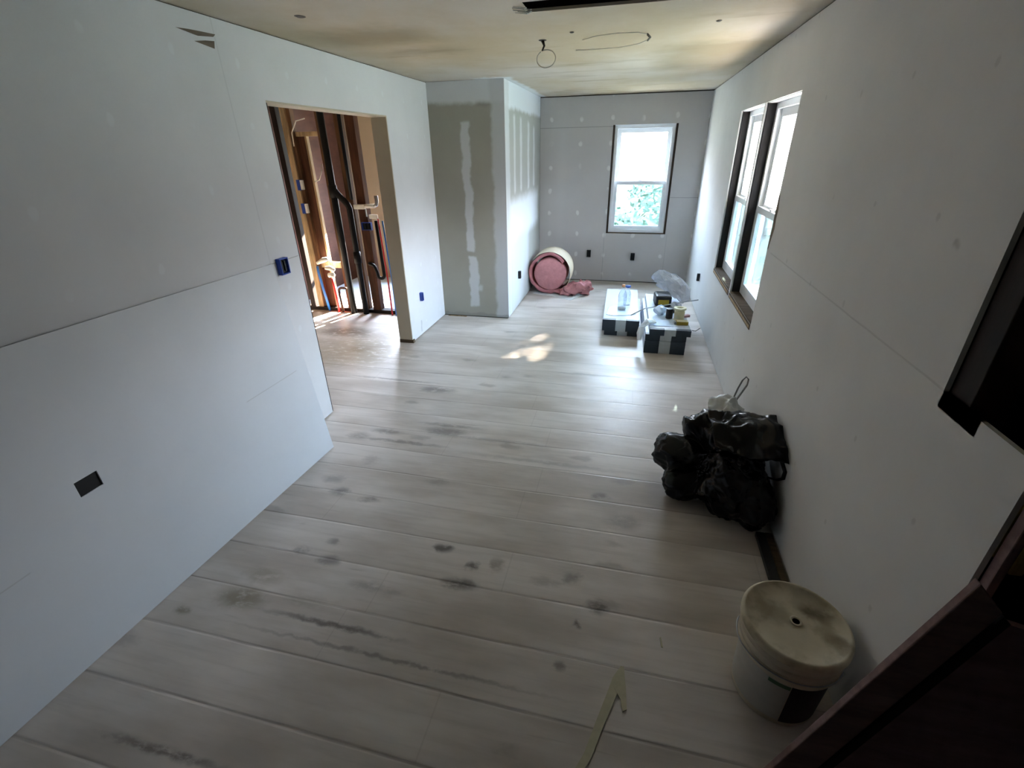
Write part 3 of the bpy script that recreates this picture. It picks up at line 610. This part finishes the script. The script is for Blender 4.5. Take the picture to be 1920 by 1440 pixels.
ribbon(path, .036, y0 - .01, y1, 6, lambda i: .010 if i < 60 else .035).build('outer_layer', 'pink_dark', ro, True)
pts = [(cx + .16, y0 - .03, .05), (cx + .26, y0 - .05, .07), (cx + .36, y0 - .03, .085), (cx + .45, y0 + .03, .10), (cx + .52, y0 + .10, .095), (cx + .55, y0 + .14, .07)]
mb = MB().tube(pts, [.03, .06, .075, .085, .075, .03], 28)
bmesh.ops.subdivide_edges(mb.bm, edges=mb.bm.edges, cuts=3, use_grid_fill=True)
for v in mb.bm.verts: v.co += Vector((wob(v.co, .05, 15), wob(v.co + Vector((4, 4, 4)), .05, 17), wob(v.co + Vector((1, 8, 2)), .045, 15))) + Vector((wob(v.co, .03, 40), 0, wob(v.co + Vector((1, 8, 2)), .025, 40))); v.co.z = max(.006, v.co.z)
mb.build('tail_end', 'pink', ro, True)
mb = MB()   # cream facing round the outside
fac = []
for i in range(41):
    a = math.radians(-62 + i * 205 / 40); fac.append((cx + .283 * math.cos(a), cz + .004 + .283 * math.sin(a), math.cos(a), math.sin(a)))
ribbon(fac, .004, y0 + .008, y1 + .01, 4, lambda i: .004).build('paper_facing', 'kraft', ro, True)
mb = MB(); N = 12
mb.prism([(cx - .22, y0 - .02, .0004), (cx + .05, y0 - .12, .0004), (cx + .34, y0 - .27, .0004), (cx + .56, y0 + .20, .0004), (cx + .50, y0 + .30, .0004), (cx - .1, y0 + .25, .0004)], (0, 0, .003))
mb.build('paper_tail', 'paperwhite', ro)
MB().prism([(cx + .32, y0 - .25, .0036), (cx + .34, y0 - .26, .0036), (cx + .54, y0 + .17, .0036), (cx + .46, y0 + .12, .03), (cx + .36, y0 - .1, .02)], (.0, .0, .002)).build('paper_tail', 'paperwhite', ro)

# ------------------------------------------------------------------ flooring cartons
CW, CL, CH = .372, 1.22, .0615
def carton(loc, rz, label, group):
    o = thing('flooring_carton', loc, label, 'carton', group, rz)
    w = CW / 2
    X = T(*loc, rz)
    MB().box(-w, w, 0, CL, .0004, CH - .0006).build('carton_body', 'carton', o, xf=X, bevel=.003)
    for (a, b_) in ((-w - .001, -.052), (.052, w + .001)):
        MB().box(a, b_, -.0015, .045, .0003, CH - .0003).build('end_band', 'carton_dark', o, xf=X)
    MB().box(-.0515, .0515, -.0012, .05, .0003, CH - .0003).build('end_label', 'carton_label', o, xf=X)
    return o
GL, GR = 'flooring cartons stacked on the left', 'flooring cartons stacked on the right'
carton((2.112, 4.81, 0), math.radians(0), 'dark-ended flooring carton at the bottom of the lower left stack', GL)
carton((2.09, 4.775, CH), math.radians(1), 'dark-ended flooring carton in the middle of the lower left stack', GL)
carton((2.09, 4.770, 2 * CH), math.radians(1), 'dark-ended flooring carton on top of the left stack, under the clear bottle', GL)
ZL = 3 * CH
rr_ = math.radians(1.2)
carton((2.517, 4.39, 0), rr_, 'dark-ended flooring carton at the bottom of the taller right stack', GR)
carton((2.517, 4.392, CH), rr_, 'dark-ended flooring carton second from the bottom of the right stack', GR)
carton((2.520, 4.41, 2 * CH), rr_, 'dark-ended flooring carton second from the top of the right stack', GR)
carton((2.552, 4.385, 3 * CH), rr_, 'dark-ended flooring carton on top of the right stack, under the cream spool', GR)
ZR = 4 * CH
def crumple(path, rad, a, s, mat, name, parent, seg=16, flat=1, zmin=None, seed=0):
    mb = MB().tube(path, rad, seg, flat=flat)
    bmesh.ops.subdivide_edges(mb.bm, edges=mb.bm.edges, cuts=1, use_grid_fill=True)
    for v in mb.bm.verts:
        q = v.co + Vector((seed, seed * 2, seed * 3)); r = Vector((mnoise.noise(q * s), mnoise.noise(q * s + Vector((9, 0, 4))), mnoise.noise(q * s + Vector((2, 7, 1)))))
        r2 = Vector((abs(mnoise.noise(q * s * 2.3)), abs(mnoise.noise(q * s * 2.1 + Vector((3, 3, 3)))), 0))
        v.co += r * a + r2 * a * .5
        if zmin is not None: v.co.z = max(v.co.z, zmin)
    return mb.build(name, mat, parent)
# plastic film on the cartons
def patch(name, mat, z, pts, label, cat, th=.004):
    mb = MB().prism([(x, y, z + .0006) for x, y in pts], (0, 0, th)); return tag(mb.build(name, mat, None, bevel=.0015), label, cat)
patch('plastic_sheet', 'film', ZL, [(1.93, 4.93), (2.00, 4.90), (2.20, 4.96), (2.24, 5.00), (2.22, 5.22), (2.10, 5.30), (1.94, 5.18)], 'pale blue plastic sheet spread under the clear bottle', 'plastic sheet')
patch('plastic_sheet', 'film', ZR, [(2.40, 4.47), (2.62, 4.49), (2.62, 4.56), (2.58, 4.85), (2.50, 4.90), (2.40, 4.75)], 'pale blue plastic sheet on the right stack beside the cream spool', 'plastic sheet')
# bottle
bo = thing('water_bottle', (2.085, 5.14, ZL + .005), 'clear plastic bottle with an orange cap standing on the left carton stack', 'bottle')
bz = ZL + .0052; BT = T(2.085, 5.14, bz)
MB().lathe([(.001, .002), (.040, 0), (.046, .012), (.046, .06), (.043, .075), (.046, .09), (.046, .15), (.038, .185), (.018, .225), (.015, .25)], 24, BT).build('bottle_body', 'pet', bo, True)
MB().lathe([(.0165, .2505), (.0175, .252), (.0175, .274), (.001, .276)], 20, BT).build('cap', 'orange', bo, True)
MB().lathe([(.0005, .004), (.043, .006), (.044, .02), (.0005, .02)], 20, BT).build('bottle_base', 'cable', bo, True)
bo = thing('water_bottle', (2.12, 5.30, ZL), 'clear bottle with a blue cap behind the orange-capped bottle', 'bottle'); BT = T(2.135, 5.33, ZL + .0006)
MB().lathe([(.001, .002), (.036, 0), (.040, .012), (.040, .12), (.032, .15), (.016, .185), (.014, .2)], 24, BT).build('bottle_body', 'pet', bo, True)
MB().lathe([(.024, .2005), (.030, .203), (.030, .22), (.001, .224)], 20, BT).build('cap', 'bluecap', bo, True)
# grey bar lying across the two stacks
o = MB().tube([(2.185, 4.93, ZL + .010), (2.325, 4.98, ZR + .014), (2.88, 5.24, ZR + .06)], .0065, 8, flat=.6).build('metal_bar', 'steel'); tag(o, 'thin grey metal bar lying slanted across both carton stacks', 'bar')
# crumpled wrap and the dark tool bag below it
tb = thing('tool_bag', (2.50, 5.20, ZR), 'black tool bag under crumpled clear plastic on the right stack', 'bag')
MB().box(-.075, .09, -.10, .12, 0.0005, .12, T(2.50, 5.20, ZR, .1)).build('bag_body', 'black', tb, bevel=.02)
MB().box(-.05, .06, -.105, -.1005, .03, .08, T(2.50, 5.20, ZR, .1)).build('yellow_pocket', 'yellow', tb)
o = crumple([(2.38, 5.46, ZR + .22), (2.44, 5.48, ZR + .24), (2.53, 5.46, ZR + .215), (2.63, 5.40, ZR + .16), (2.71, 5.33, ZR + .10), (2.75, 5.26, ZR + .05)], [.03, .07, .09, .10, .09, .045], .05, 17, 'wrap', 'clear_plastic_bag', None, zmin=ZR + .002)
tag(o, 'crumpled clear plastic bag heaped on the right carton stack near the far wall', 'plastic bag')
o = crumple([(2.59, 5.02, ZR + .04), (2.64, 5.01, ZR + .045), (2.69, 5.03, ZR + .04)], [.025, .045, .025], .03, 22, 'wrap', 'clear_plastic_wrap', None, zmin=ZR + .002, seed=4)
tag(o, 'small wad of clear wrap in front of the black tool bag', 'plastic wrap')
# tape ring, dark tray, white bag
o = MB().lathe([(.030, 0), (.042, 0), (.044, .012), (.042, .026), (.030, .026)], 28, T(2.465, 4.965, ZR + .0006), closed=True).build('tape_roll', 'steel', None, True); tag(o, 'grey ring of tape lying flat on the right carton stack', 'tape roll')
o = MB().box(-.06, .07, -.03, .05, .0006, .03, T(2.615, 4.93, ZR, .1)).build('dark_tray', 'black', None, bevel=.008); tag(o, 'low black tray behind the tape ring', 'tray')
o = crumple([(2.43, 4.81, ZR + .035), (2.48, 4.84, ZR + .05), (2.52, 4.84, ZR + .04)], [.03, .052, .03], .02, 20, 'film', 'plastic_bag', None, zmin=ZR + .006, seed=2)
tag(o, 'puffed pale blue plastic bag left of the cream spool', 'plastic bag')
sp_ = thing('spool', (2.64, 4.71, ZR), 'cream plastic spool with a wide top flange on the right stack', 'spool'); ST = T(2.645, 4.70, ZR + .0006)
MB().lathe([(.030, .0), (.052, .0), (.052, .01), (.044, .014), (.044, .105), (.060, .112), (.060, .125), (.030, .125)], 32, ST, closed=True).build('spool_body', 'cream', sp_, True)
MB().lathe([(.0445, .02), (.049, .022), (.049, .09), (.0445, .092)], 32, ST, closed=True).build('mesh_tape', 'cream', sp_, True)
o = MB().lathe([(.001, 0), (.034, 0), (.034, .10), (.001, .10)], 24, T(2.555, 4.735, ZR + .0006)).build('dark_can', 'black', None, True, bevel=.004); tag(o, 'short black can tucked behind the cream spool', 'can')
o = thing('mustard_box', (2.66, 4.56, ZR), 'small mustard-yellow box at the front of the right stack', 'box')
MB().box(-.055, .055, -.03, .03, .0006, .032, T(2.665, 4.57, ZR, .08)).build('box_body', 'yellow', o, bevel=.003)
MB().box(-.072, -.0555, -.028, .028, .0006, .030, T(2.665, 4.57, ZR, .08)).build('box_end', 'steel', o)
MB().box(-.05, .055, -.028, .028, .0325, .036, T(2.665, 4.57, ZR, .08)).build('box_lid', 'cream', o)
o = crumple([(2.41, 4.52, ZR + .028), (2.345, 4.50, ZR + .03), (2.285, 4.47, ZR - .02), (2.275, 4.45, ZR - .14)], [.02, .033, .03, .018], .02, 18, 'vinyl', 'white_plastic_bag', None, seed=6)
tag(o, 'white plastic bag hanging over the left edge of the right stack', 'plastic bag')
o = thing('small_tool', (2.735, 4.80, ZR), 'small black and dusty pink tool at the right rim of the right stack', 'tool')
MB().box(-.035, .045, -.022, .022, .0006, .026, T(2.715, 4.80, ZR, .5)).build('tool_body', 'pinktool', o, bevel=.006)
MB().box(-.062, -.0355, -.020, .020, .0006, .032, T(2.715, 4.80, ZR, .5)).build('tool_head', 'black', o, bevel=.006)
pipe('wire_offcut', [(2.755, 4.50, ZR - .03), (2.79, 4.50, ZR - .035), (2.83, 4.52, ZR - .01)], .004, 'strap', 'short grey wire poking out beside the right stack', 'wire', 6)

# ------------------------------------------------------------------ black rubbish bag and the bags behind it
def blob(center, lobes, fl, creases, seed, sub=6):
    bm = bmesh.new(); bmesh.ops.create_icosphere(bm, subdivisions=sub, radius=1); c0 = Vector(center)
    for v in bm.verts:
        d = v.co.normalized(); best = []
        for (lc, rad) in lobes:
            oc = c0 - Vector(lc); q = Vector((d.x / rad[0], d.y / rad[1], d.z / rad[2])); o_ = Vector((oc.x / rad[0], oc.y / rad[1], oc.z / rad[2]))
            A = q.dot(q); B = 2 * q.dot(o_); C_ = o_.dot(o_) - 1; D = B * B - 4 * A * C_
            if D > 0:
                t = (-B + math.sqrt(D)) / (2 * A)
                if t > 0: best.append(t)
        t = max(best) if best else .02
        p_ = c0 + d * t
        s_ = p_ * 7 + Vector((seed, seed, seed))
        cr_ = abs(mnoise.noise(s_)) + .5 * abs(mnoise.noise(s_ * 2.4 + Vector((5, 1, 2)))) + .25 * abs(mnoise.noise(s_ * 5))
        p_ += d * (.35 - cr_) * creases
        p_.z = max(p_.z, fl); p_.x = min(p_.x, XR - .004); v.co = p_
    mb = MB(); mb.bm.free(); mb.bm = bm; return mb
gb = thing('rubbish_bag', (2.68, 2.3, 0), 'black plastic rubbish bag slumped on the floor against the right wall', 'bag')
blob((2.68, 2.32, .20), [((2.74, 2.30, .16), (.20, .27, .19)), ((2.76, 2.40, .33), (.18, .16, .15)), ((2.50, 2.40, .20), (.15, .15, .12)), ((2.52, 2.29, .085), (.12, .12, .085)), ((2.84, 2.17, .14), (.10, .20, .16)), ((2.64, 2.47, .33), (.16, .10, .12))], .0012, .07, 3).build('bag_body', 'bagblack', gb, True)
mb = MB()   # flap folded over the top towards the wall
nu, nv = 36, 26; g_ = []
c00, c10, c11, c01 = Vector((2.61, 2.47, .455)), Vector((2.935, 2.40, .50)), Vector((2.935, 2.08, .46)), Vector((2.63, 2.22, .40))
for i in range(nu + 1):
    row = []
    for j in range(nv + 1):
        u, v_ = i / nu, j / nv; q = c00.lerp(c10, u).lerp(c01.lerp(c11, u), v_)
        q.z += .03 * math.sin(u * PI) * math.sin(v_ * PI) - (.10 * max(0, v_ - .55) ** 1.0) + mnoise.noise(q * 12) * .03 + abs(mnoise.noise(q * 22 + Vector((3, 1, 4)))) * .022 - .04 * max(0, .5 - abs(u - .5) * 0 - u) * abs(mnoise.noise(q * 9))
        q.x = min(q.x, XR - .006); row.append(mb.bm.verts.new(q))
    g_.append(row)
for i in range(nu):
    for j in range(nv): mb.bm.faces.new((g_[i][j], g_[i + 1][j], g_[i + 1][j + 1], g_[i][j + 1]))
fo = mb.build('bag_flap', 'bagblack', gb, True); md = fo.modifiers.new('solid', 'SOLIDIFY'); md.thickness = .006; md.offset = 0
mb = MB().tube([(2.925, 2.14, .39), (2.935, 2.10, .36), (2.935, 2.10, .32), (2.925, 2.14, .28), (2.90, 2.18, .26)], .010, 8, flat=.4); mb.build('drawstring', 'bagblack', gb, True)
wb = thing('white_bag', (2.80, 2.78, 0), 'crumpled off-white plastic bag behind the black rubbish bag', 'bag')
blob((2.80, 2.80, .18), [((2.80, 2.80, .17), (.11, .12, .18)), ((2.78, 2.84, .28), (.09, .08, .10))], .0012, .08, 8, 5).build('bag_body', 'bagwhite', wb, True)
st = thing('strap_handle', (2.9, 2.75, .3), 'grey looped strap handle standing up from the white bag', 'strap')
MB().tube([(2.865, 3.04, .18), (2.868, 3.02, .27), (2.878, 3.0, .36), (2.892, 2.99, .425), (2.910, 2.99, .452), (2.926, 2.99, .435), (2.928, 3.0, .39), (2.91, 3.01, .33), (2.888, 3.03, .25), (2.878, 3.045, .18)], .009, 8, flat=.5).build('loop', 'strap', st, True)
o = MB().tube([(2.80, 2.93, .02), (2.845, 3.08, .035), (2.872, 3.20, .045), (2.88, 3.24, .045)], [.022, .035, .036, .03], 12).build('grey_tube', 'bagwhite', None, True); tag(o, 'grey rounded tube end poking out behind the white bag', 'tube')
o = MB().box(2.855, 2.898, 1.44, 2.03, .0006, .028).build('dark_board', 'black', None, bevel=.003); tag(o, 'narrow black strip lying along the right wall between bag and bucket', 'strip')
o = MB().box(2.906, 2.940, 1.40, 2.05, .0006, .012).build('brown_strip', 'brown_jamb', None, bevel=.002); tag(o, 'thin brown wood strip tight against the right wall base', 'strip')

# ------------------------------------------------------------------ bucket
bk = thing('bucket', (2.752, 1.232, 0), 'off-white lidded plastic bucket with grimy lid by the right wall', 'bucket'); BKT = T(2.752, 1.232, 0)
MB().lathe([(.001, .0005), (.132, .0005), (.136, .01), (.145, .232), (.147, .236), (.155, .238), (.157, .244), (.157, .262), (.151, .266), (.151, .272), (.158, .276), (.159, .284), (.158, .292), (.152, .296), (.152, .302), (.159, .306), (.160, .332), (.152, .336), (.001, .336)], 56, BKT).build('bucket_body', 'bucket', bk, True)
MB().lathe([(.150, .337), (.164, .3365), (.1665, .341), (.1665, .358), (.162, .366), (.154, .367), (.149, .361), (.10, .358), (.001, .358)], 56, BKT).build('lid', 'lid', bk, True)
ld = MB().lathe([(.018, .3585), (.020, .3625), (.014, .363), (.012, .3595), (.001, .3592)], 20, BKT).build('spout_cap', 'lid', bk, True)
MB().lathe([(.001, .3605), (.0115, .3605)], 16, BKT).build('spout_hole', 'cable_dark', bk)
lab = lambda a0, a1, z0, z1, mt, n, e=.0009: MB().lathe([(.136 + .01 * (z0 - .01) / .245 + e, z0), (.136 + .01 * (z1 - .01) / .245 + e, z1)], 24, BKT, math.radians(a0), math.radians(a1)).build(n, mt, bk, True)
lab(150, 262, .03, .226, 'bucket_label', 'front_label'); lab(263, 345, .025, .229, 'bucket_dark', 'dark_label'); lab(236, 262, .206, .224, 'bucket_green', 'label_stripe', .0016)
MB().tube(arc((2.752, 1.232, .252), .162, math.radians(150), math.radians(330), 24, (1, 0, 0), (0, 1, -.12)), .0022, 6).build('wire_handle', 'steel', bk, True)

# ------------------------------------------------------------------ opening at the right edge
for (y0_, y1_, mt, lab_) in ((1.25, 1.335, 'stud_dark', 'dark brown stud behind the torn edge of the upper drywall at right'), (.972, .998, 'red_board', 'reddish-brown stud at the end of the lower drywall at right')):
    tag(MB().box(XR + .014, XR + (.10 if y0_ > 1.1 else .034), y0_, y1_, 0.0005, H - .001).build('wall_stud', mt, None, bevel=.003), lab_, 'stud')
tag(MB().box(XR + .115, XR + .145, 1.06, 1.13, .845, 1.5).build('yellow_board', 'yellowwood', None, bevel=.003), 'dull yellow board standing inside the dark opening at right', 'board')
pn = thing('leaning_panel', (2.75, .96, 0), 'dark reddish-brown wooden panel with slanted edge board at the bottom right corner', 'panel')
MB().prism([(2.613, .885, .0006), (2.709, .885, .0006), (2.934, .885, .892), (2.868, .885, .965)], (0, .02, 0)).build('edge_board', 'red_board', pn, bevel=.003)
MB().prism([(2.655, .906, .0006), (3.40, .906, .0006), (3.40, .906, .74), (2.905, .906, .86)], (0, .016, 0)).build('panel', 'red_panel', pn)
MB().prism([(2.725, .890, .0006), (2.745, .890, .0006), (2.962, .890, .86), (2.942, .890, .88)], (0, .0155, 0)).build('shadow_line', 'stud_dark', pn)  # dark strip painting in the shadow line along the edge board

# ------------------------------------------------------------------ pale strip and flecks on the near floor
mb = MB(); P_ = [(2.075, .78), (2.115, .86), (2.145, .96), (2.178, 1.06), (2.200, 1.13), (2.216, 1.185)]; Wd_ = [.022, .026, .028, .032, .036, .010]
top = []; 
lft, rgt = [], []
for i, (x, y) in enumerate(P_):
    a, b_ = Vector(P_[max(0, i - 1)]), Vector(P_[min(len(P_) - 1, i + 1)]); d = (b_ - a).normalized(); n_ = Vector((-d.y, d.x))
    lft.append((x + n_.x * Wd_[i] / 2, y + n_.y * Wd_[i] / 2)); rgt.append((x - n_.x * Wd_[i] / 2, y - n_.y * Wd_[i] / 2))
for i in range(len(P_) - 1):
    q = [lft[i], rgt[i], rgt[i + 1], lft[i + 1]]; hh = .0015
    mb.prism([(x, y, .0006) for x, y in q], (0, 0, .004))
mb.prism([(2.222, 1.19, .0006), (2.188, 1.10, .0006), (2.214, 1.06, .0006), (2.222, 1.02, .0006), (2.236, 1.03, .0006), (2.232, 1.10, .0006)], (0, 0, .0045))
tag(mb.build('pale_strip', 'pale_yellow'), 'pale yellowish strip with a hooked tip on the near floor', 'strip')
tag(MB().prism([(2.365, 1.30, .0006), (2.372, 1.30, .0006), (2.366, 1.345, .0006), (2.361, 1.34, .0006)], (0, 0, .003)).build('paper_fleck', 'pale_yellow'), 'tiny pale fleck on the floor between the pale strip and the bucket', 'fleck')

# ------------------------------------------------------------------ outside
struct(MB().box(-30, 40, 7.6, 60, -.7, -.5).box(3.3, 40, -20, 7.6, -.7, -.5).build('ground', 'lawn'))
def foliage(name, cxyz, rad, n, size, label, cat, group, seed):
    rnd = random.Random(seed); o = thing(name, (cxyz[0], cxyz[1], -.5), label, cat, group); mb = MB()
    for _ in range(n):
        d = Vector((rnd.gauss(0, 1), rnd.gauss(0, 1), rnd.gauss(0, 1))).normalized(); k = rnd.random() ** .4
        p_ = Vector(cxyz) + Vector((d.x * rad[0], d.y * rad[1], d.z * rad[2])) * k
        a = Vector((rnd.gauss(0, 1), rnd.gauss(0, 1), rnd.gauss(0, .6))).normalized() * size * rnd.uniform(.6, 1.3); b_ = a.orthogonal().normalized() * a.length * .5
        vs = [mb.bm.verts.new(q) for q in (p_ - a, p_ + b_, p_ + a, p_ - b_)]; mb.bm.faces.new(vs)
    mb.build('foliage', 'leaf', o); return o
for i, (x, y, z, rx, rz_, lab_) in enumerate(((.2, 15.5, .4, 1.4, 1.0, 'pale sunlit shrub at the left beyond the far window'), (3.4, 17, .5, 1.6, 1.1, 'pale sunlit shrub behind the middle of the far window'), (1.6, 12.4, -.1, 1.1, .6, 'low sunlit shrub nearest the far window'), (6.6, 12.2, .1, 1.1, .8, 'pale sunlit shrub at the right beyond the far window'))):
    o = foliage('shrub', (x, y, z), (rx, rx, rz_), 1500, .10, lab_, 'shrub', 'shrubs beyond the far window', 20 + i)
    MB().tube([(x, y, -.5), (x, y, z)], .04, 6).build('stem', 'bark', o)
o = foliage('tree', (4.48, 14.2, 5.65), (1.5, 1.0, 1.5), 3300, .14, 'tall leafy tree outside shading the far window', 'tree', None, 3)
MB().tube([(5.6, 14.6, -.5), (5.4, 14.5, 2.5), (4.8, 14.3, 4.8)], [.16, .13, .08], 8).build('trunk', 'bark', o)
